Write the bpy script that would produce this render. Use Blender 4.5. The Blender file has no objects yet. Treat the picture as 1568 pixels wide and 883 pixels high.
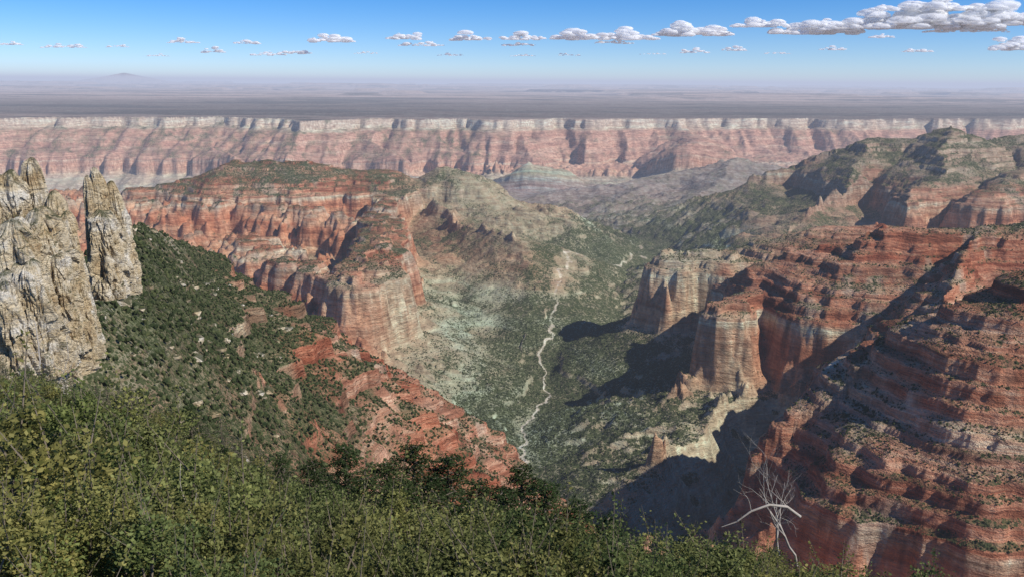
import bpy, math, random, time
import numpy as np
from mathutils import Matrix, Vector
T0=time.time()
rng=np.random.default_rng(7); random.seed(7)
sc=bpy.context.scene
sc.view_settings.view_transform='Standard'; sc.view_settings.look='None'; sc.view_settings.exposure=0
# ---------------- camera ----------------
F=1230.0; PITCH=math.radians(14.35); ROLL=math.radians(0.4)
M=Matrix.Rotation(math.pi/2-PITCH,3,'X')@Matrix.Rotation(ROLL,3,'Z')
cd=bpy.data.cameras.new('camera'); cam=bpy.data.objects.new('camera',cd)
sc.collection.objects.link(cam); cam.matrix_world=M.to_4x4()
cd.sensor_width=36; cd.lens=36*F/1568; cd.clip_start=0.1; cd.clip_end=600000
sc.camera=cam
def P(u,v,y):
    d=M@Vector(((u-784)/F,(441.5-v)/F,-1)); d=d*(y/d.y); return (d.x,d.y,d.z)
# ---------------- noise ----------------
_perm=np.random.default_rng(3).permutation(256).astype(np.int32); _perm=np.concatenate([_perm,_perm])
_ang=np.linspace(0,2*np.pi,256,endpoint=False); _gx=np.cos(_ang).astype(np.float32); _gy=np.sin(_ang).astype(np.float32)
def perlin(x,y,seed=0):
    x=np.asarray(x,np.float32)+seed*17.31; y=np.asarray(y,np.float32)+seed*7.77
    fx=np.floor(x); fy=np.floor(y); ix=fx.astype(np.int32); iy=fy.astype(np.int32); x=x-fx; y=y-fy
    sx=x*x*x*(x*(x*6-15)+10); sy=y*y*y*(y*(y*6-15)+10)
    def g(a,b,dx,dy):
        k=_perm[_perm[(ix+a)&255]+((iy+b)&255)]
        return _gx[k]*dx+_gy[k]*dy
    a=g(0,0,x,y); b=g(1,0,x-1,y); c=g(0,1,x,y-1); d=g(1,1,x-1,y-1)
    a=a+(b-a)*sx; c=c+(d-c)*sx
    return (a+(c-a)*sy)*1.5
def fbm(x,y,o,seed=0,gain=.5):
    r=0;a=1;f=1
    for i in range(o):
        r=r+a*perlin(x*f,y*f,seed+i); a*=gain; f*=2.03
    return r
def ridged(x,y,o,seed=0,gain=.5):
    r=0;a=1;f=1
    for i in range(o):
        r=r+a*(1-2*np.abs(perlin(x*f,y*f,seed+i))); a*=gain; f*=2.03
    return r*.5
def ss(a,b,x):
    t=np.clip((x-a)/(b-a),0,1); return t*t*(3-2*t)
# ---------------- strata profile ----------------
def build_T(coco):
    h=[200.,0.]; z=[200.,0.]
    if coco:
        h+=[-25,-55,-70,-200]; z+=[-10,-100,-165,-225]
    else:
        h+=[-60,-200]; z+=[-60,-215]
    r=random.Random(5); hh=h[-1]; zz=z[-1]
    target_z=-665; target_h=-640
    segs=[(r.uniform(.4,1.6),r.uniform(.6,1.7)) for i in range(13)]
    tz=sum(a+b for a,b in segs); kz=(zz-target_z)/tz
    th=sum(a*.12+b*1.5 for a,b in segs); kh=(hh-target_h)/th
    for a,b in segs:
        hh-=b*1.5*kh; zz-=b*kz; h.append(hh); z.append(zz)
        hh-=a*.12*kh; zz-=a*kz; h.append(hh); z.append(zz)
    h+=[-654,-667,-700,-900,-908,-1080,-1090,-3000]; z+=[-775,-878,-910,-1020,-1036,-1140,-1175,-3000]
    return np.array(h[::-1]),np.array(z[::-1])
TA=build_T(False); TB=build_T(True)
def Tf(h,far):
    return np.interp(h,TA[0],TA[1])*(1-far)+np.interp(h,TB[0],TB[1])*far
def Tinv(z): return float(np.interp(z,TA[1],TA[0]))
def Sf(x,y):
    return -70*ss(700,1300,y)+300*ss(7300,8300,y)*(1-ss(10300,11500,y))-560*ss(11000,13200,y)
# ---------------- grid ----------------
NA=1120
az=np.radians(np.linspace(-39.5,39.5,NA))
def ls(a,b,n): return np.exp(np.linspace(np.log(a),np.log(b),n,endpoint=False))
rr=np.concatenate([ls(1.5,60,80),ls(60,700,200),ls(700,6200,940),ls(6200,17500,400),ls(17500,190000,120),[190000]])
NR=len(rr)
R_,A_=np.meshgrid(rr,az,indexing='ij')
X=(R_*np.sin(A_)).astype(np.float32); Y=(R_*np.cos(A_)).astype(np.float32)
def seg_eval(pts,x,y,slope,amp=0,lam=200,seed=0,wid=0):
    best=np.full(x.shape,-1e5,np.float32)
    t0=0
    for (a,b) in zip(pts[:-1],pts[1:]):
        dx=b[0]-a[0]; dy=b[1]-a[1]; L=math.hypot(dx,dy)
        t=((x-a[0])*dx+(y-a[1])*dy)/(L*L); tc=np.clip(t,0,1)
        d=np.hypot(x-a[0]-tc*dx,y-a[1]-tc*dy)
        de=np.clip(d-wid,0,None)+np.minimum(d,wid)*.12 if wid else d
        h=a[2]+(b[2]-a[2])*tc-slope*de
        if amp:
            side=np.sign((x-a[0])*dy-(y-a[1])*dx)
            over=np.clip(t,-.6,1.6)-tc
            s=(t0+(tc+over)*L)/lam
            k=np.clip(de*.38,0,amp)
            h=h+k*(ridged(s+side*31.7,d/(lam*5)+seed,2,seed,.35)-.3)
        best=np.maximum(best,h); t0+=L
    return best
def ridge(uvy):
    o=[]
    for u,v,y in uvy:
        p=P(u,v,y); s=float(Sf(p[0],p[1])); o.append((p[0],p[1],Tinv(p[2]-s)+s))
    return o
RID=[ # pts, slope, amp, lam, ymin,ymax, width
 ([(-260,420,420),(-60,430,450),(60,430,470),(130,400,560),(200,343,900)],1.12,40,110,0,2000,0), #A near
 ([(200,343,900),(300,372,1300),(335,428,1480),(430,492,1580),(490,562,1620),(565,610,1580),(630,672,1520)],.90,80,120,0,2600,0), #A far
 ([(320,400,1400),(400,540,1250),(450,650,1100)],.95,35,100,0,2200,0),
 ([(30,320,5700),(200,290,5500),(330,270,5500),(372,250,5550),(460,250,5600),(520,262,5600),(590,263,5700),(606,285,5550)],.42,50,300,3500,8000,60), #B crest
 ([(60,316,5000),(190,316,4950),(300,316,4900),(400,322,4850),(470,330,4650),(540,340,4400)],.60,45,420,3200,7000,150), #front rim
 ([(610,285,5550),(600,300,5200),(578,333,4500),(590,348,3950),(595,378,3480),(575,398,3200),(552,418,2950),(535,430,2840)],.72,32,300,1800,7000,100), #spur right
 ([(330,365,3900),(400,385,3500),(470,398,3300),(545,420,2980)],.50,40,300,1800,5500,140),
 ([(640,275,5700),(672,256,5750),(685,256,5750),(700,318,5500),(860,362,5500),(965,405,5500)],.45,60,240,3500,8500,0),
 ([(660,320,5300),(720,370,4700),(770,400,4200),(800,440,3800),(800,485,3500)],.40,50,170,2500,7500,0),
 ([(1850,300,2700),(1700,325,2600),(1500,350,2550),(1330,356,2650),(1215,385,2750),(1160,436,2720),(1115,470,2480)],.84,75,240,900,5000,40), #C1
 ([(1960,330,1500),(1700,360,1450),(1568,395,1450),(1510,480,1430),(1450,590,1420),(1390,655,1420),(1310,695,1450)],.92,75,190,400,3000,0), #C2
 ([(1500,360,2500),(1440,470,1950),(1390,560,1750),(1330,600,1800)],.95,70,170,700,4000,0),
 ([(1130,600,2330),(1050,660,2170),(965,712,2050)],.75,50,90,1200,3200,0),
 ([(1330,345,3200),(1250,350,3250),(1150,385,3200),(1060,390,3150)],.74,40,220,1900,5500,80), #C4
 ([(1900,190,6500),(1568,205,6500),(1510,215,6500),(1460,192,6550),(1400,210,6700),(1330,212,6800),(1250,250,7000),(1150,300,6800),(1080,345,6500)],.52,110,330,4500,10000,0), #D
 ([(1460,195,6500),(1430,270,5500),(1400,320,4900)],.56,80,260,3800,8500,0),
 ([(1700,210,6000),(1568,262,5400),(1500,300,5000)],.58,80,300,3800,8500,30),
 ([(1330,215,6700),(1290,290,5900),(1230,335,5300)],.5,90,260,4000,8500,0),
 ([(1230,262,10300),(1130,246,10000),(1000,275,9500),(850,300,9000),(750,325,8400)],.40,190,420,6500,14000,0), #E
 ([(1130,246,10000),(1080,300,8300),(960,345,7200)],.34,130,350,6000,13000,0),
 ([(1010,280,9400),(900,330,7800),(800,345,7300)],.34,120,300,6000,13000,0),
 ([(860,262,11900),(812,240,11800),(790,262,11900)],.85,60,300,9500,15000,0),
 ([(1060,203,13700),(1075,212,12900),(1050,225,12400)],.6,140,500,9500,16000,120),
 ([(560,212,13700),(600,235,12900),(640,270,12300)],.6,140,400,9500,16000,0),
 ([(800,205,14200),(810,235,13300)],.6,140,400,9500,16000,0),
 ([(330,225,13000),(360,262,12300)],.6,140,400,9500,16000,0),
]
CRK=[P(770,800,1800),P(795,735,2060),P(806,690,2280),P(798,655,2490),P(848,608,2800),P(835,572,3110),P(850,520,3640),P(868,470,4280),P(930,430,4960),P(1000,398,5650),P(1010,375,6300),P(880,352,7300),P(760,335,8200),P(700,300,11000),P(500,296,12000),P(200,300,12500),P(-400,300,12500)]
CRK2=[P(760,320,9800),P(820,296,11200),P(960,284,12000),P(1200,270,12600),P(1568,262,12800),P(1900,262,12800)]
SLOT=[P(1060,840,1650),P(1095,790,1780),P(1125,720,1920),P(1160,650,2080),P(1195,600,2200)]
gA=([-.9,-.65,-.45,-.3,-.1,.1,.3,.5,.65,.9],[.40,.41,.46,.52,.57,.585,.61,.64,.72,.80])
gB=([-.9,-.65,-.45,-.3,-.1,.1,.9],[330,260,130,60,36,30,26])
RIMX=[-16000,-9000,-5000,-3500,-2200,-1000,0,1500,3000,4200,6000,9000,16000]
RIMY=[14000,13800,14200,13000,14600,14900,14700,14600,14900,15200,15800,16500,17000]
def height(x,y):
    r=np.hypot(x,y)
    w=ss(350,1200,r); w2=.5+.4*ss(2400,4000,r)
    wx=x+w*(85*w2*perlin(x/620,y/620,11)+34*perlin(x/190,y/190,12)+13*perlin(x/60,y/60,13)+5*perlin(x/24,y/24,14))
    wy=y+w*(85*w2*perlin(x/620,y/620,21)+34*perlin(x/190,y/190,22)+13*perlin(x/60,y/60,23)+5*perlin(x/24,y/24,24))
    far=ss(10500,12500,y)
    s1=ss(1500,2300,r)
    wx2=x+s1*(36*perlin(x/170,y/170,31)+17*perlin(x/50,y/50,32)); wy2=y+s1*28*perlin(x/170,y/170,33)
    def poly(pl):
        dm=np.full(x.shape,1e9,np.float32); zz=np.zeros(x.shape,np.float32); ts=np.zeros(x.shape,np.float32); t0=0
        for a,c in zip(pl[:-1],pl[1:]):
            dx=c[0]-a[0]; dy=c[1]-a[1]; L=math.hypot(dx,dy)
            t=np.clip(((wx2-a[0])*dx+(wy2-a[1])*dy)/(L*L),0,1)
            d=np.hypot(wx2-a[0]-t*dx,wy2-a[1]-t*dy); z=a[2]+(c[2]-a[2])*t
            m=d<dm; dm=np.where(m,d,dm); zz=np.where(m,z,zz); sd=np.sign((wx2-a[0])*dy-(wy2-a[1])*dx); ts=np.where(m,t0+t*L+sd*7000,ts); t0+=L
        return dm,zz,ts
    d1,z1,ts=poly(CRK); d2,z2,_=poly(CRK2); d3,_,_=poly(SLOT)
    S=Sf(x,y)
    d=np.minimum(d1,d2); zc=np.where(d1<d2,z1,z2)
    near=(y<7000)
    flo=zc+np.minimum(d,60)*.10+np.clip(d-60,0,600)*np.where(near,.33,.12)+np.clip(d-660,0,3000)*.04
    flo=flo+np.clip((d-30)*.33,0,65)*(ridged(ts/150,d/900,3,41)-.4)+ss(40,200,d)*9*fbm(x/60,y/60,3,44)
    H=np.interp(flo-S,TA[1],TA[0])+S
    for i,(pts,sl,am,lam,y0,y1,wd) in enumerate(RID):
        rows=np.where((y.max(axis=1)>y0)&(y.min(axis=1)<y1))[0]; a,b=rows[0],rows[-1]+1
        h=seg_eval(ridge(pts),wx[a:b],wy[a:b],sl,am,lam,i*3,wd)
        k=18
        Hs=H[a:b]; H[a:b]=np.maximum(Hs,h)+np.maximum(0,k-np.abs(Hs-h))**2/(4*k)*w[a:b]
    mid=ss(500,1400,r)*(1-ss(12000,13500,y))
    H=H+mid*(20*(ridged(x/330,y/330,2,51)-.3)+7*fbm(x/75,y/75,3,55))*ss(0,120,d)
    H=H+mid*ss(6500,8000,y)*60*(ridged(x/800,y/1100,4,59)-.3)*ss(0,300,d)
    H=H+ss(60,400,r)*(1-mid)*4*fbm(x/40,y/40,3,57)*(r<2500)
    H=np.minimum(H,-1150+2.6*d3+22*perlin(x/45,y/45,58)+np.where(y>2600,2000,0))
    yr=np.interp(x,RIMX,RIMY)+1000*perlin(x/3300,y/9000,61)+700*ridged(x/1700,y/6000,2,63)+260*ridged(x/520,y/1800,2,66)
    dF=yr-y
    hF=-645-np.clip(dF,0,None)*.56
    hF=hF+np.clip(dF*.6,0,230)*(ridged(x/620,y/2600,2,71)-.4)+30*fbm(x/200,y/200,3,75)*ss(0,100,dF)
    H=np.where(y>9500,np.maximum(H,hF),H)
    pt=P(840,410,4900); pq=P(1170,310,6300); pr=P(745,330,5500)
    soft=np.exp(-(((x-pt[0])/620)**2+((y-pt[1])/1300)**2)**1.8)
    soft=np.maximum(soft,np.exp(-(((x-pr[0])/560)**2+((y-pr[1])/750)**2)**2))
    softD=np.exp(-(((x-pq[0])/800)**2+((y-pq[1])/1500)**2)**1.5)
    flat=.75+.25*(1-ss(7200,8200,y)*(1-ss(10500,11500,y)))
    flat=flat*(1-.85*soft)*(1-.7*softD)
    Hl=H-S
    sup=ss(-640,-600,Hl); flat=flat*(1-sup*np.clip(.0+.6*fbm(x/300,y/300,2,78),0,.6))
    Z=S+Hl*(1-flat)+Tf(Hl+5*perlin(x/90,y/90,79),far)*flat
    wt=ss(500,1000,r); Z=H*(1-wt)+Z*wt
    yk=np.clip(y,14000,None)
    zp=-645-(yk-14500)*.0011*(yk<50000)-39*(yk>=50000)+18*fbm(x/2500,y/2500,3,81)*ss(0,3000,-dF)
    mes=ss(.25,.33,perlin(x/16000,y/9000,86)+.25*perlin(x/3000,y/3000,87))*ss(32000,45000,y)*(110+y*.0010)
    mes+=ss(.1,.16,perlin(x/30000,y/14000,93))*ss(80000,100000,y)*260
    mt=np.maximum(0,1-np.hypot((x+0.468*150000)/9500,(y-150000)/14000))**1.3*1700
    zp=zp+mes+mt
    Z=np.where((dF<0)&(y>9500),zp,Z)
    a=x/np.maximum(y,1e-3); g=np.interp(a,*gA); yb=np.interp(a,*gB)
    K=-1.9-y*g-np.clip(y-yb,0,None)*np.where(a<-.4,.55,.8)+ss(2,10,r)*.45*fbm(x/3.5,y/3.5,3,91)+ss(25,80,r)*3*fbm(x/22,y/22,3,92)
    K=np.where(r<1500,K,-1e4)
    Z=np.maximum(Z,K)
    return Z,dict(d=d,S=S,dF=dF,soft=soft,softD=softD)
Z,info=height(X,Y)
print('height',time.time()-T0)
S=info['S']; zl=Z-S
gr=np.gradient(Z,axis=0)/np.maximum(np.gradient(R_,axis=0),1e-6)
ga=np.gradient(Z,axis=1)/(R_*(az[1]-az[0]))
slope=np.hypot(gr,ga)
# ---------------- attributes ----------------
n1=fbm(X/400,Y/400,3,101); n2=fbm(X/120,Y/120,3,104); n3=fbm(X/35,Y/35,2,108)
veg=.56+.33*n1+.30*n2+.15*n3
veg+=.45*ss(-330,-150,zl)*(Y<4000)
leftA=ss(-.18,-.34,X/Y+.16*n2+.05*n3)*ss(1900,1500,Y)*ss(-540,-340,Z)
veg+=.6*leftA
veg+=.45*ss(300,40,info['d'])*(Y<7000)*ss(25,60,info['d'])
veg+=.50*ss(0,250,X)*ss(-860,-960,zl)*(Y<6500)
veg+=.22*ss(-860,-930,zl)*(Y<6000)
veg+=.30*ss(5000,6000,Y)*ss(8200,7400,Y)*ss(600,1400,X)
veg-=.35*ss(7500,9500,Y)
veg-=.12*ss(-860,-900,zl)*ss(100,-200,X)*(Y<5500)
veg+=.30*ss(-200,-800,X)*ss(2500,3500,Y)*ss(-700,-600,zl)
veg=np.clip(veg,0,1)*np.where(leftA>.2,ss(2.2,1.5,slope),ss(1.5,.8,slope))
veg=np.where(info['dF']<0,.0,veg)
tint=np.zeros(X.shape+(4,),np.float32)
def put(mask,col):
    m=np.clip(mask,0,1)[...,None]; c=np.array(col,np.float32)
    if c.ndim==1: c=np.broadcast_to(c,tint[...,:3].shape)
    a0=tint[...,3:4]; na=np.maximum(a0,m)
    tint[...,:3]=np.where(a0<.02,c,tint[...,:3]*(1-m)+c*m); tint[...,3:4]=na
def blob(u,v,y,r): 
    p=P(u,v,y); return np.exp(-((X-p[0])**2+(Y-p[1])**2)/(r*r))
TAN=(.50,.41,.27)
for (u,v,y,r,k) in [(1060,420,3250,330,1.0),(1000,690,2080,260,1.0),(1110,620,2300,150,.9),(680,280,5700,260,.8),(520,470,2800,100,.6),(1290,740,1450,70,.6),(640,640,2900,220,.7)]:
    put(k*blob(u,v,y,r)*1.4*(.75+.6*n2),TAN)
put(.9*info['soft'],(.36,.31,.20))
put(.8*info['softD'],(.23,.20,.15))
put(.85*ss(7200,7900,Y)*ss(11300,10500,Y),(.26,.205,.17))
put(.65*ss(5000,5800,Y)*ss(8200,7400,Y)*ss(500,900,X)*ss(-930,-1000,zl),(.25,.21,.17))
put(.75*ss(4900,5600,Y)*ss(9000,7800,Y)*ss(700,1100,X)*ss(-640,-560,zl+60*n1)*ss(-200,-260,zl),(.38,.32,.23))
put(.35*ss(4500,5600,Y)*ss(9000,7800,Y)*ss(700,1100,X),(.32,.25,.18))
put(.6*ss(.15,.6,n2+.5*n1)*ss(-860,-640,zl)*ss(-250,-400,zl)*(Y>1200)*(Y<7000),(.42,.34,.25))
farm=ss(11300,12300,Y)*(info['dF']>=0)
put(.50*farm,(.45,.30,.23))
put(.75*farm*ss(-210,-120,zl+60*n1),(.50,.38,.29))
put(.65*ss(11500,12500,Y)*ss(-780,-900,zl)*(info['dF']>=0),(.42,.33,.25))
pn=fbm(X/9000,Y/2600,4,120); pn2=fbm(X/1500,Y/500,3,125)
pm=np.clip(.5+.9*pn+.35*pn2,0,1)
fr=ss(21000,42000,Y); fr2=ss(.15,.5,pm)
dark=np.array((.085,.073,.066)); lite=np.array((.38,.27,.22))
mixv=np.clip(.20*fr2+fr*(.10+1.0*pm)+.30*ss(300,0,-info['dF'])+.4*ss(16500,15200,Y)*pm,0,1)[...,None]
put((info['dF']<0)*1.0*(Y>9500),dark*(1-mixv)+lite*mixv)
cm=ss(1,.3,info['d']/(8+4*np.clip(n2,-.5,1)+2*(Y>3500)))*(Y<5600)*(Y>1700)*np.where(Y<3300,.95,.35+.5*ss(-.4,.2,n3+n2))
put(cm,(.56,.50,.39)); veg*=(1-cm)
put(.7*leftA,(.24,.19,.12))
put(ss(700,250,R_)*.85,(.22,.17,.11))
def mk_mesh(name,verts,faces,nper,mat,smooth=False):
    me=bpy.data.meshes.new(name); nv=len(verts); nf=len(faces)
    me.vertices.add(nv); me.vertices.foreach_set('co',np.ascontiguousarray(verts,np.float32).ravel())
    me.loops.add(nf*nper); me.loops.foreach_set('vertex_index',np.ascontiguousarray(faces,np.int32).ravel())
    me.polygons.add(nf); me.polygons.foreach_set('loop_start',np.arange(nf,dtype=np.int32)*nper)
    me.polygons.foreach_set('loop_total',np.full(nf,nper,np.int32))
    me.polygons.foreach_set('use_smooth',np.full(nf,smooth,bool))
    me.update(calc_edges=True)
    if mat: me.materials.append(mat)
    return me
def mk_obj(name,me,parent=None):
    o=bpy.data.objects.new(name,me); sc.collection.objects.link(o)
    if parent: o.parent=parent
    return o
def attr(me,name,a,typ='FLOAT'):
    at=me.attributes.new(name,typ,'POINT')
    at.data.foreach_set('color' if typ=='FLOAT_COLOR' else 'value',np.ascontiguousarray(a,np.float32).ravel())
# ---------------- node helpers ----------------
class NT:
    def __init__(s,name):
        s.m=bpy.data.materials.new(name); s.m.use_nodes=True; s.t=s.m.node_tree; s.t.nodes.clear(); 
    def n(s,typ,ins={},**kw):
        nd=s.t.nodes.new(typ)
        for k,v in kw.items(): setattr(nd,k,v)
        for k,v in ins.items():
            if isinstance(v,bpy.types.NodeSocket): s.t.links.new(v,nd.inputs[k])
            else: nd.inputs[k].default_value=v
        return nd
    def math(s,op,a,b=0.0,clamp=False):
        return s.n('ShaderNodeMath',{0:a,1:b},operation=op,use_clamp=clamp).outputs[0]
    def mix(s,f,a,b,bt='MIX'):
        nd=s.n('ShaderNodeMix',{},data_type='RGBA',blend_type=bt)
        for k,v in ((0,f),(6,a),(7,b)):
            if isinstance(v,bpy.types.NodeSocket): s.t.links.new(v,nd.inputs[k])
            else: nd.inputs[k].default_value=v if k==0 else (tuple(v)+(1,))[:4]
        return nd.outputs[2]
    def noise(s,vec,scale,detail=4,rough=.55):
        return s.n('ShaderNodeTexNoise',{'Vector':vec,'Scale':scale,'Detail':detail,'Roughness':rough}).outputs[0]
    def vmul(s,vec,x):
        return s.n('ShaderNodeVectorMath',{0:vec,1:x},operation='MULTIPLY').outputs[0]
    def rng(s,v,a,b,c=0.0,d=1.0):
        return s.n('ShaderNodeMapRange',{0:v,1:a,2:b,3:c,4:d}).outputs[0]
    def ramp(s,f,stops,interp='LINEAR'):
        nd=s.n('ShaderNodeValToRGB',{0:f}); cr=nd.color_ramp; cr.interpolation=interp
        while len(cr.elements)<len(stops): cr.elements.new(.5)
        for e,(p,c) in zip(cr.elements,stops): e.position=p; e.color=tuple(c)+(1,)
        return nd.outputs[0]
    def out(s,sh): s.n('ShaderNodeOutputMaterial',{'Surface':sh}); return s.m
# ---------------- terrain material ----------------
g=NT('canyon_rock')
geo=g.n('ShaderNodeNewGeometry'); pos=geo.outputs['Position']; nrm=geo.outputs['Normal']
sep=g.n('ShaderNodeSeparateXYZ',{0:pos}); nz=g.n('ShaderNodeSeparateXYZ',{0:nrm}).outputs[2]
Sa=g.n('ShaderNodeAttribute',attribute_name='strata').outputs['Fac']
va=g.n('ShaderNodeAttribute',attribute_name='veg').outputs['Fac']
ta=g.n('ShaderNodeAttribute',attribute_name='tint')
ra=g.n('ShaderNodeAttribute',attribute_name='dist').outputs['Fac']
zloc=g.math('SUBTRACT',sep.outputs[2],Sa)
nb=g.noise(g.vmul(pos,(1/200,)*3),1.0,3)
zj=g.math('ADD',zloc,g.math('MULTIPLY',g.math('SUBTRACT',nb,.5),38.0))
f=g.rng(zj,-1500,100)
def zp(z): return (z+1500)/1600
cols=[(-1500,(.22,.15,.13)),(-1350,(.28,.19,.16)),(-1200,(.24,.19,.15)),(-1176,(.28,.20,.15)),(-1130,(.32,.26,.17)),(-1100,(.28,.25,.16)),(-1000,(.36,.31,.20)),(-930,(.42,.35,.23)),
(-890,(.45,.32,.20)),(-865,(.47,.25,.145)),(-800,(.49,.21,.115)),(-740,(.48,.185,.098)),(-690,(.49,.23,.135)),(-667,(.47,.32,.21)),(-652,(.37,.135,.075)),(-600,(.43,.18,.105)),(-560,(.36,.125,.07)),(-500,(.45,.22,.135)),(-470,(.36,.12,.065)),(-400,(.39,.145,.08)),(-350,(.44,.225,.14)),(-300,(.38,.135,.075)),(-215,(.39,.16,.09)),(-190,(.42,.30,.19)),(-60,(.46,.39,.28)),(60,(.44,.37,.27))]
base=g.ramp(f,[(zp(a),c) for a,c in cols])
def bedn(th,lat,det):
    bv=g.n('ShaderNodeCombineXYZ',{0:g.math('MULTIPLY',sep.outputs[0],1/lat),1:g.math('MULTIPLY',sep.outputs[1],1/lat),2:g.math('MULTIPLY',zj,1/th)}).outputs[0]
    return g.noise(bv,1.0,det,.6)
bed=bedn(13,220,3); bed2=bedn(62,1100,2)
bedc=g.ramp(bed,[(.32,(.40,.36,.36)),(.42,(.73,.70,.70)),(.49,(1.0,.97,.97)),(.56,(1.3,1.65,1.75)),(.60,(.95,.9,.9)),(.68,(1.25,1.5,1.6))])
bamt=g.ramp(f,[(zp(-1200),(.5,)*3),(zp(-1000),(.18,)*3),(zp(-880),(.25,)*3),(zp(-860),(.35,)*3),(zp(-680),(.35,)*3),(zp(-655),(.95,)*3)])
base=g.mix(bamt,base,g.mix(1.0,base,bedc,'MULTIPLY'))
base=g.mix(.7,base,g.ramp(bed2,[(.34,(.55,.51,.51)),(.48,(1,1,1)),(.54,(1.1,1.25,1.28)),(.62,(1.25,1.75,1.9))]),'MULTIPLY')
nt=g.noise(g.vmul(pos,(1/45,1/45,1/20)),1.0,3)
tf=g.math('MULTIPLY',ta.outputs['Alpha'],g.rng(nt,.25,.45,.65,1.0))
base=g.mix(tf,base,g.mix(.4,ta.outputs['Color'],bedc,'MULTIPLY'))
sv=g.vmul(pos,(1/22,1/22,1/170)); st=g.noise(sv,1.0,3,.6)
steep=g.rng(nz,.66,.38)
stc=g.ramp(st,[(.28,(.42,.37,.35)),(.45,(.94,.91,.89)),(.55,(1.05,1.05,1.05)),(.68,(1.3,1.6,1.7))])
base=g.mix(g.math('MULTIPLY',steep,.75),base,g.mix(1.0,base,stc,'MULTIPLY'))
mo=g.noise(g.vmul(pos,(1/60,)*3),1.0,5,.74)
base=g.mix(.8,base,g.ramp(mo,[(.3,(.62,.60,.59)),(.5,(1.1,1.1,1.1)),(.7,(1.55,1.65,1.65))]),'MULTIPLY')
def dots(cell,lo,hi,seed):
    vo=g.n('ShaderNodeTexVoronoi',{'Vector':g.vmul(g.n('ShaderNodeVectorMath',{0:pos,1:(seed,seed*2,0)},operation='ADD').outputs[0],(1/cell,1/cell,1/cell*.7)),'Scale':1.0,'Randomness':1.0})
    rad=g.math('ADD',g.math('MULTIPLY',va,hi),lo)
    rad=g.math('MULTIPLY',rad,g.math('ADD',.5,g.n('ShaderNodeSeparateColor',{0:vo.outputs['Color']}).outputs[0]))
    return g.math('MULTIPLY',g.rng(g.math('SUBTRACT',rad,vo.outputs['Distance']),0,.12),g.math('GREATER_THAN',va,.04))
dn=g.rng(ra,900,1500)
d=g.math('MAXIMUM',g.math('MULTIPLY',dots(11,-.04,.62,0),dn),g.math('MULTIPLY',dots(5.5,-.03,.62,13),g.rng(ra,500,1000)))
d=g.math('MAXIMUM',d,g.math('MULTIPLY',dots(1.9,-.0,.62,5),g.rng(ra,1100,800)))
d=g.math('MULTIPLY',d,g.rng(nz,.40,.60))
d=g.math('MULTIPLY',d,.93)
vc=g.mix(g.math('MULTIPLY',nt,1.0),(.030,.042,.018),(.088,.104,.046))
sm=g.math('MULTIPLY',g.math('MULTIPLY',g.rng(va,.15,1.0,0,.85),g.rng(mo,.38,.56)),g.rng(nz,.42,.62))
base=g.mix(sm,base,(.115,.125,.062))
base=g.mix(d,base,vc)
hgt=g.math('ADD',g.math('MULTIPLY',g.noise(g.vmul(pos,(1/38,1/38,1/14)),1.0,5,.72),22.0),g.math('MULTIPLY',bed,9.0))
hgt=g.math('MULTIPLY',hgt,g.rng(ra,60,700,.02,1.0))
bmp=g.n('ShaderNodeBump',{'Strength':1.0,'Distance':1.0,'Height':hgt})
bs=g.n('ShaderNodeBsdfDiffuse',{'Color':base,'Roughness':.0,'Normal':bmp.outputs[0]})
terrain_mat=g.out(bs.outputs[0])
# ---------------- terrain mesh ----------------
V=np.stack([X,Y,Z],-1).reshape(-1,3)
ii=np.arange(NR-1)[:,None]*NA+np.arange(NA-1)[None,:]
FQ=np.stack([ii,ii+1,ii+1+NA,ii+NA],-1).reshape(-1,4)
me=mk_mesh('canyon_terrain',V,FQ,4,terrain_mat,True)
attr(me,'strata',S); attr(me,'veg',veg); attr(me,'tint',tint,'FLOAT_COLOR'); attr(me,'dist',np.clip(R_,0,5000))
mk_obj('canyon_terrain',me)
if me.polygons[0].normal.z<0: me.flip_normals()
print('mesh',len(V),time.time()-T0)
def rowcol(x,y):
    r=math.hypot(x,y); i=int(np.searchsorted(rr,r)); j=int(round((math.atan2(x,y)-az[0])/(az[1]-az[0])))
    return min(max(i,0),NR-1),min(max(j,0),NA-1)
def gzf(x,y):
    i,j=rowcol(x,y); return float(Z[i,j])
# ---------------- foliage materials ----------------
def leaf_mat(name,c1,c2,tr=.35,warm=.5):
    g=NT(name); a=g.n('ShaderNodeAttribute',attribute_name='shade').outputs['Fac']
    oi=g.n('ShaderNodeObjectInfo').outputs['Random']; p=g.n('ShaderNodeNewGeometry').outputs['Position']
    c=g.mix(a,c1,c2); c=g.mix(g.rng(oi,.3,1,0,warm),c,g.mix(1.0,c,(1.35,.95,.75),'MULTIPLY'))
    c=g.mix(g.rng(oi,.35,0,0,.7),c,g.mix(1.0,c,(.55,.68,.60),'MULTIPLY'))
    pn=g.noise(g.vmul(p,(.4,.4,.4)),1,2)
    c=g.mix(1.0,c,g.ramp(pn,[(.35,(.6,.65,.65)),(.5,(1,1,1)),(.65,(1.3,1.22,1.1))]),'MULTIPLY')
    d=g.n('ShaderNodeBsdfDiffuse',{'Color':c}); sh=d
    if tr>0:
        t=g.n('ShaderNodeBsdfTranslucent',{'Color':c}); sh=g.n('ShaderNodeMixShader',{0:tr,1:d.outputs[0],2:t.outputs[0]})
    return g.out(sh.outputs[0])
oak=leaf_mat('oak_leaf',(.078,.100,.034),(.27,.295,.115),.35)
pine=leaf_mat('pine_needle',(.020,.036,.014),(.058,.078,.032),0,.2)
jun=leaf_mat('juniper_foliage',(.030,.042,.018),(.085,.095,.042),0,.2)
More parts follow.
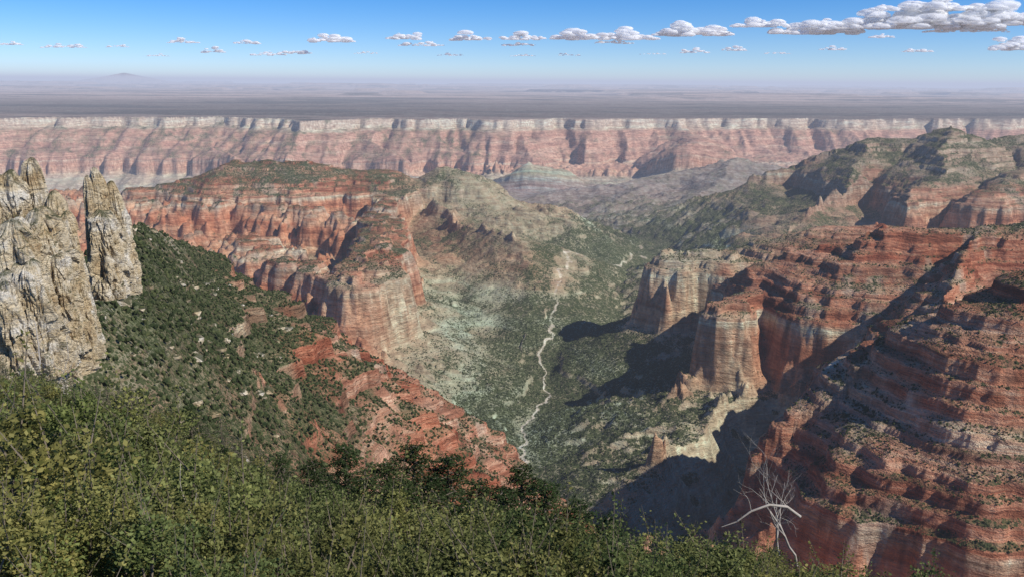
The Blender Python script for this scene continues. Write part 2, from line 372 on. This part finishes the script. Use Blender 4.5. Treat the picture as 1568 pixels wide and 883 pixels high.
def simple(name,c1,c2,sc_,bump=.02):
    g=NT(name); p=g.n('ShaderNodeNewGeometry').outputs['Position']; n=g.noise(p,sc_,4,.65)
    c=g.mix(n,c1,c2); b=g.n('ShaderNodeBump',{'Strength':.8,'Distance':bump,'Height':n})
    return g.out(g.n('ShaderNodeBsdfDiffuse',{'Color':c,'Normal':b.outputs[0]}).outputs[0])
bark=simple('bark',(.10,.08,.06),(.24,.20,.15),8)
deadw=simple('dead_wood',(.28,.25,.21),(.50,.45,.39),6)
def tube(pts,rad,sides=6):
    pts=np.array(pts,float); n=len(pts); vs=[];fs=[]
    for i in range(n):
        t=pts[min(i+1,n-1)]-pts[max(i-1,0)]; t/=np.linalg.norm(t)+1e-9
        a=np.cross(t,[.3,.9,.1]); a/=np.linalg.norm(a)+1e-9; b=np.cross(t,a)
        for k in range(sides):
            th=2*math.pi*k/sides; vs.append(pts[i]+rad[i]*(math.cos(th)*a+math.sin(th)*b))
    for i in range(n-1):
        for k in range(sides):
            fs.append((i*sides+k,i*sides+(k+1)%sides,(i+1)*sides+(k+1)%sides,(i+1)*sides+k))
    return np.array(vs),np.array(fs)
def join(parts):
    vs=[];fs=[];o=0
    for v,f in parts: vs.append(v); fs.append(f+o); o+=len(v)
    return np.concatenate(vs),np.concatenate(fs)
def branchy(r,p,d,L,rad,depth,out,spread=.7,up=.1,nk=3):
    pts=[np.array(p,float)]; d=np.array(d,float); n=6
    for i in range(n):
        d=d+np.array([r.gauss(0,.13),r.gauss(0,.13),r.gauss(0,.10)+up*.3]); d/=np.linalg.norm(d); pts.append(pts[-1]+d*L/n)
    out.append(tube(pts,np.linspace(rad,rad*.45,n+1),5 if depth else 4))
    if depth<=0: return
    for k in range(nk):
        i=r.randint(2,n); q=pts[i]; nd=d+np.array([r.gauss(0,spread),r.gauss(0,spread),r.gauss(0,spread*.6)+up]); nd/=np.linalg.norm(nd)
        branchy(r,q,nd,L*r.uniform(.45,.75),rad*.5*(1-i/n*.3),depth-1,out,spread,up,nk)
def leaves(centers,size,rg,aspect=.6,upb=.4):
    n=len(centers)
    a=rg.normal(size=(n,3)); a/=np.linalg.norm(a,axis=1)[:,None]
    nn=rg.normal(size=(n,3)); nn[:,2]=np.abs(nn[:,2])+upb; b=np.cross(a,nn); b/=np.linalg.norm(b,axis=1)[:,None]+1e-9
    s=size*rg.uniform(.6,1.3,n)[:,None]
    c=centers
    v=np.stack([c-a*s,c+b*s*aspect,c+a*s,c-b*s*aspect],1).reshape(-1,3)
    f=np.arange(4*n).reshape(-1,4); return v,f
def proto(name,centers,size,mat,seed,aspect,stems):
    rg=np.random.default_rng(seed); v,f=leaves(centers,size,rg,aspect)
    n=len(centers); sh=np.repeat(np.clip(rg.normal(.45,.28,n),0,1),4)
    nl=len(f)
    sv,sf=join(stems); 
    me=mk_mesh(name,np.concatenate([v,sv]),np.concatenate([f,sf+len(v)]),4,mat)
    me.materials.append(bark); mi=np.zeros(len(f)+len(sf),np.int32); mi[nl:]=1; me.polygons.foreach_set('material_index',mi)
    attr(me,'shade',np.concatenate([sh,np.zeros(len(sv))]))
    return me
def oak_bush(i,dens=1.0,ls_=.021):
    rg=np.random.default_rng(100+i); cs=[]; stems=[]
    for k in range(26):
        th=rg.uniform(0,2*np.pi); q=rg.uniform(0,1)**.6*1.0; c=np.array([math.cos(th)*q,math.sin(th)*q,.3+rg.uniform(.1,1.2)*(1-.45*q*q)])
        n=int(330*dens); s=rg.uniform(.12,.28)
        p=rg.normal(size=(n,3)); p/=np.linalg.norm(p,axis=1)[:,None]; p*=rg.uniform(.2,1.0,(n,1))**.5*s*np.array([1.1,1.1,.8]); cs.append(c+p)
        m=int(40*dens); L=rg.uniform(.25,.7); dd=np.array([rg.normal(0,.3),rg.normal(0,.3),1]); t=rg.uniform(0,1,(m,1)); cs.append(c+dd*t*L+rg.normal(0,.03,(m,3)))
        base=np.array([c[0]*.2,c[1]*.2,-.3]); midp=(base+c)/2+rg.normal(0,.08,3)
        stems.append(tube([base,midp,c,c+dd*L*1.1],[.022,.016,.007,.0015],4))
    return proto('oak_bush_mesh',np.concatenate(cs),ls_,oak,i,.62,stems)
def conifer(i,H=5,n=5200):
    rg=np.random.default_rng(200+i); cs=[]; stems=[tube([(0,0,-.5),(.03,0,H*.5),(0,.02,H*.98)],[.022*H,.014*H,.002*H],6)]
    nb=64; per=n//nb
    for k in range(nb):
        t=.08+.92*(k/nb); th=k*2.4+rg.uniform(-.4,.4); L=H*.30*(1-t)**.7*rg.uniform(.4,1.25)+.03*H; z=H*t
        e=np.array([math.cos(th)*L,math.sin(th)*L,z-.10*L+rg.uniform(-.05,.22)*L]); s0=np.array([0,0,z])
        stems.append(tube([s0,(s0+e)/2+np.array([0,0,.03*L]),e],[.006*H,.004*H,.0015*H],4))
        q=rg.uniform(.25,1.05,(per,1)); cs.append(s0+(e-s0)*q+rg.normal(0,1,(per,3))*np.array([1,1,.55])*.022*H*(1.2-.5*q))
    return proto('conifer_mesh',np.concatenate(cs),.012*H,pine,i,.28,stems)
bushes=[oak_bush(i) for i in range(5)]
bushf=[oak_bush(i+10,.35,.037) for i in range(4)]
cons=[conifer(i,5,6500) for i in range(4)]
consf=[conifer(i+8,5,1600) for i in range(4)]
def inst(me,name,parent,loc,s,rz,tilt=0):
    o=bpy.data.objects.new(name,me); sc.collection.objects.link(o); o.parent=parent
    o.location=loc; o.scale=s if hasattr(s,'__len__') else (s,s,s); o.rotation_euler=(tilt,0,rz); return o
def empty(name):
    e=bpy.data.objects.new(name,None); sc.collection.objects.link(e); return e
th=empty('gambel_oak_thicket')
cnt=0; r=random.Random(4); tries=0; placed=[]
while cnt<430 and tries<30000:
    tries+=1
    y=math.exp(r.uniform(math.log(4.0),math.log(60))); a=r.uniform(-.85,.8); x=a*y
    yb=float(np.interp(a,*gB)); 
    if y>yb*1.0+1 : continue
    if any((x-p)**2+(y-q)**2<(.6*(1 if y<14 else 1.5))**2 for p,q in placed): continue
    placed.append((x,y))
    z=gzf(x,y); s=r.uniform(.55,1.3)*(1 if y<18 else .95)
    if y<6: s=min(s*.8,.75)
    inst(r.choice(bushes if y<16 else bushf),'oak_bush',th,(x,y,z-.15),(s*1.15,s*1.15,s*r.uniform(.7,1.15)),r.uniform(0,6.28),r.uniform(-.25,.25)); cnt+=1
for (u,v,y,H) in [(528,682,27,1.0),(590,706,25,1),(632,680,28,1),(685,696,26,1),(735,738,24,1),(800,714,25,1),(835,738,22,1),(885,768,22,1),(480,706,24,1),(560,724,20,1),(660,730,20,1),(610,736,18,1),(770,750,19,1),(720,766,16,1),(290,622,60,1),(250,655,50,1),(430,698,34,1),(340,685,40,1),(850,788,16,1),(395,712,30,1),(505,742,16,1),(930,793,18,1)]:
    x,yy,zt=P(u,v,y); z=gzf(x,yy); hh=max(zt-z,1.2)
    o=bpy.data.objects.new('pine_tree',r.choice(cons)); sc.collection.objects.link(o); s=(hh+.5)/5; k=max(1.5,2.3/ (hh+.5)); o.location=(x,yy,z-.5); o.scale=(s*k,s*k,s); o.rotation_euler=(0,0,r.uniform(0,6))
fw=empty('conifer_forest'); cnt=0; tries=0
while cnt<600 and tries<40000:
    tries+=1
    y=math.exp(r.uniform(math.log(60),math.log(900))); a=r.uniform(-.72,-.1); x=a*y
    i,j=rowcol(x,y)
    if slope[i,j]>1.9 or (y>200 and veg[i,j]<.25): continue
    s=r.uniform(.4,1.15) if y>150 else r.uniform(.5,1.0)
    inst(r.choice(consf),'conifer',fw,(x,y,float(Z[i,j])-.3),(s*1.2,s*1.2,s),r.uniform(0,6.28)); cnt+=1
for k in range(400):
    y=math.exp(r.uniform(math.log(45),math.log(420))); a=r.uniform(-.75,-.28); x=a*y
    s=r.uniform(.9,1.7); inst(r.choice(bushf),'oak_bush',th,(x,y,gzf(x,y)-.2),s,r.uniform(0,6.28))
# conifers climbing the foot of the limestone cliff
for k in range(70):
    u=r.uniform(-20,240); v=r.uniform(470,590); y=r.uniform(150,300); x,yy,_=P(u,v,y); s=r.uniform(1.0,2.3)
    inst(r.choice(consf),'conifer',fw,(x,yy,gzf(x,yy)-.3),(s*1.1,s*1.1,s),r.uniform(0,6.28))
import bmesh
ico=bpy.data.meshes.new('t')
bm=bmesh.new(); bmesh.ops.create_icosphere(bm,subdivisions=1,radius=1); bm.to_mesh(ico); bm.free()
iv=np.array([v.co[:] for v in ico.vertices]); iff=np.array([p.vertices[:] for p in ico.polygons])
area=(R_*np.gradient(R_,axis=0)); wgt=area*np.clip(veg-.10,0,1)**1.2*(R_>160)*(R_<3400)*(slope<1.8)*np.where(R_<1700,np.where(X<0,7,4),1)
wf=wgt.ravel()/wgt.sum(); N=90000
idx=rng.choice(len(wf),N,p=wf); c=V[idx]+rng.normal(0,1,(N,3))*np.array([2,2,0])
sz=(rng.uniform(.6,1.9,N)*(1+.4*(c[:,1]>1500)))[:,None,None]
vv=c[:,None,:]+np.array([0,0,.5])*sz+iv[None]*sz*rng.uniform(.5,1.45,(N,len(iv),1))*np.array([1,1,1.1])
ff=iff[None]+(np.arange(N)*len(iv))[:,None,None]
jm=mk_mesh('juniper_woodland',vv.reshape(-1,3),ff.reshape(-1,3),3,jun); attr(jm,'shade',np.repeat(rng.uniform(0,1,N),len(iv)))
mk_obj('juniper_woodland',jm)
print('veg',time.time()-T0)
# ---------------- pinnacles ----------------
g=NT('limestone'); geo=g.n('ShaderNodeNewGeometry'); pos=geo.outputs['Position']; nz=g.n('ShaderNodeSeparateXYZ',{0:geo.outputs['Normal']}).outputs[2]
n1_=g.noise(g.vmul(pos,(.07,.07,.09)),1,5,.6); c=g.ramp(n1_,[(.3,(.44,.30,.16)),(.42,(.62,.49,.30)),(.55,(.72,.62,.45)),(.62,(.78,.72,.61)),(.75,(.55,.43,.27))])
ck=g.n('ShaderNodeTexVoronoi',{'Vector':g.vmul(pos,(.10,.10,.13)),'Scale':1.0},feature='DISTANCE_TO_EDGE').outputs[0]
n2_=g.noise(g.vmul(pos,(.30,.30,.55)),1,5,.75)
c=g.mix(.85,c,g.ramp(n2_,[(.3,(.45,.39,.33)),(.45,(1,1,1)),(.7,(1.15,1.15,1.15))]),'MULTIPLY')
c=g.mix(g.rng(ck,.03,.0,0,.5),c,(.14,.10,.07))
li=g.noise(g.vmul(pos,(.22,.22,.16)),1,4,.7); c=g.mix(g.rng(li,.58,.66,0,.5),c,(.24,.19,.12))
vg=g.math('MULTIPLY',g.rng(nz,.35,.65),g.rng(g.noise(g.vmul(pos,(.12,)*3),1,5,.7),.36,.48))
c=g.mix(g.math('MULTIPLY',vg,.9),c,(.05,.06,.025))
hh=g.math('ADD',g.math('MULTIPLY',g.rng(ck,0,.08),.6),g.math('MULTIPLY',n2_,3.0))
b=g.n('ShaderNodeBump',{'Strength':1,'Distance':1.0,'Height':hh})
lime=g.out(g.n('ShaderNodeBsdfDiffuse',{'Color':c,'Normal':b.outputs[0]}).outputs[0])
def tower(cx,cy,zb,zt,r0,r1,seed,ell=1.0):
    nt_,nz_=150,170
    T=np.linspace(0,2*np.pi,nt_,endpoint=False); Zt=np.linspace(0,1,nz_)
    tt,zz=np.meshgrid(T,Zt); 
    z=zb+(zt-zb)*zz; rad=r0+(r1-r0)*zz**1.2
    rad=rad*np.sqrt(np.clip(1-np.clip((zz-.86)/.14,0,1)**2.2,0,1))
    ct,st=np.cos(tt),np.sin(tt)
    w=perlin(ct*1.3+seed,st*1.3+zz*2.5,seed)*.45
    cell=np.floor(z/ (6+ 2.5*np.sin(seed)) +perlin(ct*1.6,st*1.6,seed+5)*1.8)
    blk=perlin(ct*1.5+cell*3.7,st*1.5+cell*1.9,seed+2)
    blk=np.round(blk*5)/5*.32
    crack=-.14*np.clip(1-np.abs(perlin(ct*2.0,st*2.0+z*.04,seed+9))*9,0,1)
    fine=fbm(ct*5+z*.06,st*5+z*.30,3,seed+3)*.07
    rad=rad*(1+w+blk+crack+fine)
    x=cx+rad*ct*ell; y=cy+rad*st
    z=z+perlin(x*.18,y*.18,seed+4)*3.0*zz
    v=np.stack([x,y,z],-1).reshape(-1,3)
    i=np.arange(nz_-1)[:,None]*nt_; j=np.arange(nt_)[None,:]; j2=(j+1)%nt_
    f=np.stack([i+j,i+j2,i+nt_+j2,i+nt_+j],-1).reshape(-1,4)
    return v,f
def formation(name,lst):
    parts=[]
    for k,(u,vt,vb,y,w0,w1) in enumerate(lst):
        xt,yy,zt=P(u,vt,y); _,_,zb=P(u,vb,y); m=y/1220
        parts.append(tower(xt,yy,zb-14,zt,w0*m/2,w1*m/2,k*1.7+len(name)))
    v,f=join(parts); return mk_obj(name,mk_mesh(name,v,f,4,lime,False))
formation('limestone_cliff',[(46,240,500,345,64,24),(14,264,520,335,90,40),(-20,270,540,330,120,60),(78,294,500,340,60,30),(98,322,500,337,52,28),(60,320,530,322,90,50),(20,338,560,310,90,60),(-40,338,560,310,120,60),(108,382,480,330,42,26),(85,384,490,318,54,36),(45,400,520,305,74,50),(8,420,540,300,84,50),(120,430,480,325,30,20)])
formation('limestone_pinnacle',[(146,256,400,385,38,15),(170,282,400,390,48,18),(134,274,400,380,26,12),(186,320,400,392,32,16),(155,322,410,378,54,34),(172,350,410,384,48,32)])
bl=[]
for k in range(230):
    y=r.uniform(350,1150) if k>60 else r.uniform(28,120); a=r.uniform(-.58,-.28) if k>60 else r.uniform(-.62,-.3); x=a*y
    z=gzf(x,y); s=r.uniform(1.5,5.5) if k>60 else r.uniform(.5,1.3)
    q=iv*rng.uniform(.6,1.3,(len(iv),1))*s*np.array([1.4,1,.8])+np.array([x,y,z]); bl.append((q,iff))
v,f=join(bl); mk_obj('rock_outcrops',mk_mesh('rock_outcrops',v,f,3,lime))
# ---------------- dead tree & snags ----------------
def dead(name,u,vb,vt,y,seed,lean=(0,0),nk=4,depth=3):
    x,yy,zb=P(u,vb,y); _,_,zt=P(u,vt,y); H=zt-zb; out=[]; rr_=random.Random(seed)
    branchy(rr_,(x,yy,zb-.3),(lean[0],lean[1],1),H*.75+.3,.013*H+.005,depth,out,.75,.12,nk)
    v,f=join(out); return mk_obj(name,mk_mesh(name,v,f,4,deadw,True))
dead('dead_tree',1222,850,722,19,5,(-.15,0))
dead('dead_tree',1196,840,748,19,8,(-.3,0),3)
out=[]; p0=P(1105,806,17); p1=P(1150,782,17); p2=P(1205,775,17.2); p3=P(1225,790,17.4)
out.append(tube([p3,p2,P(1178,772,17.1),p1,P(1128,798,17),p0],[.04,.036,.032,.026,.018,.008],6))
rr_=random.Random(2)
for q in (p1,p2,P(1178,772,17.1)): branchy(rr_,q,(-.5,0,.8),.5,.012,1,out,.6,.1,3)
v,f=join(out); mk_obj('dead_branch',mk_mesh('dead_branch',v,f,4,deadw,True))
dead('bare_twig',300,890,770,7.5,21,(-.05,0),2,1)
dead('bare_twig',75,640,540,70,3,(0,0),4,2)
dead('dead_tree',60,560,470,110,13,(.1,0),5,2)
# ---------------- clouds ----------------
g=NT('cloud_vapour'); lw=g.n('ShaderNodeLayerWeight',{'Blend':.5}).outputs['Facing']
pos=g.n('ShaderNodeNewGeometry').outputs['Position']; nn=g.noise(g.vmul(pos,(1/500,1/500,1/350)),1,5,.7)
al=g.math('MULTIPLY',g.rng(lw,.98,.45),g.rng(nn,.28,.52))
d1=g.n('ShaderNodeBsdfDiffuse',{'Color':(1,1,1,1)}); t1=g.n('ShaderNodeBsdfTranslucent',{'Color':(1,1,1,1)})
mm=g.n('ShaderNodeMixShader',{0:.5,1:d1.outputs[0],2:t1.outputs[0]}); tp=g.n('ShaderNodeBsdfTransparent')
cl=g.out(g.n('ShaderNodeMixShader',{0:al,1:tp.outputs[0],2:mm.outputs[0]}).outputs[0])
bm=bmesh.new(); bmesh.ops.create_icosphere(bm,subdivisions=3,radius=1); bm.to_mesh(ico); bm.free()
cv=np.array([v.co[:] for v in ico.vertices]); cf=np.array([p.vertices[:] for p in ico.polygons])
CL=[(97,69,70,9),(280,64,50,11),(327,76,34,13),(378,64,40,12),(410,78,54,10),(452,76,48,13),(508,57,70,19),(620,57,56,16),(645,70,72,11),(718,57,62,20),(800,55,64,18),(795,68,52,10),(925,51,162,26),(940,63,58,11),(1060,42,120,30),(1125,72,38,11),(1065,76,44,11),(1165,36,86,22),(1250,40,140,30),(1330,34,160,36),(1430,25,200,44),(1530,20,150,48),(1430,6,190,28),(1350,54,40,11),(1275,75,40,9),(1405,76,48,10),(1548,68,58,30),(800,88,38,6),(180,72,34,7),(10,64,50,9),(1480,48,130,16),(560,80,36,6),(690,84,42,6),(1190,84,42,6),(870,84,36,6),(1000,84,40,5),(240,84,40,5)]
for (u,v,w,h) in CL:
    D=62000 if v>50 else 50000; m=D/F; parts=[]
    npf=max(14,int(w/1.3)); v=v+rng.uniform(-4,4); ph=rng.uniform(0,6,3)
    for k in range(npf):
        q=rng.uniform(-1,1); env=(1-q*q)**.6*(.25+.75*abs(math.sin(q*3+ph[0])*math.sin(q*6.5+ph[1]))); rad=h*.22*rng.uniform(.3,1.25)*(.45+.6*env)
        du=q*w/2; dv=-rng.uniform(0,1)*h*.75*env
        p=np.array(P(u+du,v+h*.35+dv,D+rng.uniform(-1,1)*w*m*.2))
        q3=cv*np.array([2.2,1.6,.8])*rad*m*rng.uniform(.93,1.07,(len(cv),1)); q3[:,2]=np.maximum(q3[:,2],-.35*rad*m)
        parts.append((q3+p,cf))
    vv,ff=join(parts); mk_obj('cumulus_cloud',mk_mesh('cumulus_cloud',vv,ff,3,cl,True))
# ---------------- haze volume ----------------
bm=bmesh.new(); bmesh.ops.create_cube(bm,size=1); hm=bpy.data.meshes.new('atmospheric_haze'); bm.to_mesh(hm); bm.free()
ho=mk_obj('atmospheric_haze',hm); ho.scale=(520000,520000,4000); ho.location=(0,0,-4000/2+600)
m=bpy.data.materials.new('haze'); m.use_nodes=True; t=m.node_tree; t.nodes.clear()
o=t.nodes.new('ShaderNodeOutputMaterial'); ab=t.nodes.new('ShaderNodeVolumeAbsorption'); em=t.nodes.new('ShaderNodeEmission'); ad=t.nodes.new('ShaderNodeAddShader')
SIG=1/64000.; ab.inputs['Color'].default_value=(0,0,0,1); ab.inputs['Density'].default_value=SIG
em.inputs['Color'].default_value=(.50,.555,.73,1); em.inputs['Strength'].default_value=SIG
t.links.new(ab.outputs[0],ad.inputs[0]); t.links.new(em.outputs[0],ad.inputs[1]); t.links.new(ad.outputs[0],o.inputs['Volume'])
hm.materials.append(m)
# ---------------- light ----------------
EL=math.radians(42); sd=Vector((.88,-.47,0)).normalized(); sdir=Vector((sd.x*math.cos(EL),sd.y*math.cos(EL),math.sin(EL)))
sl=bpy.data.lights.new('sun','SUN'); sl.energy=5.0; sl.angle=math.radians(.5); sl.color=(1,.95,.87)
so=bpy.data.objects.new('sun',sl); sc.collection.objects.link(so); so.rotation_euler=sdir.to_track_quat('Z','Y').to_euler()
w=bpy.data.worlds.new('World'); sc.world=w; w.use_nodes=True; t=w.node_tree; bg=t.nodes['Background']
sk=t.nodes.new('ShaderNodeTexSky'); sk.sky_type='NISHITA'; sk.sun_disc=False; sk.sun_elevation=EL; sk.sun_rotation=math.atan2(sd.x,sd.y); sk.altitude=2500; sk.air_density=.9; sk.dust_density=.1; sk.ozone_density=3
hs=t.nodes.new('ShaderNodeHueSaturation'); hs.inputs['Saturation'].default_value=1.5; hs.inputs['Value'].default_value=1.1
mx=t.nodes.new('ShaderNodeMix'); mx.data_type='RGBA'; mx.blend_type='MULTIPLY'; mx.inputs[0].default_value=1; mx.inputs[7].default_value=(.86,.93,1.12,1)
t.links.new(sk.outputs[0],hs.inputs['Color']); t.links.new(hs.outputs[0],mx.inputs[6]); t.links.new(mx.outputs[2],bg.inputs[0]); bg.inputs[1].default_value=.105
print('done',time.time()-T0)
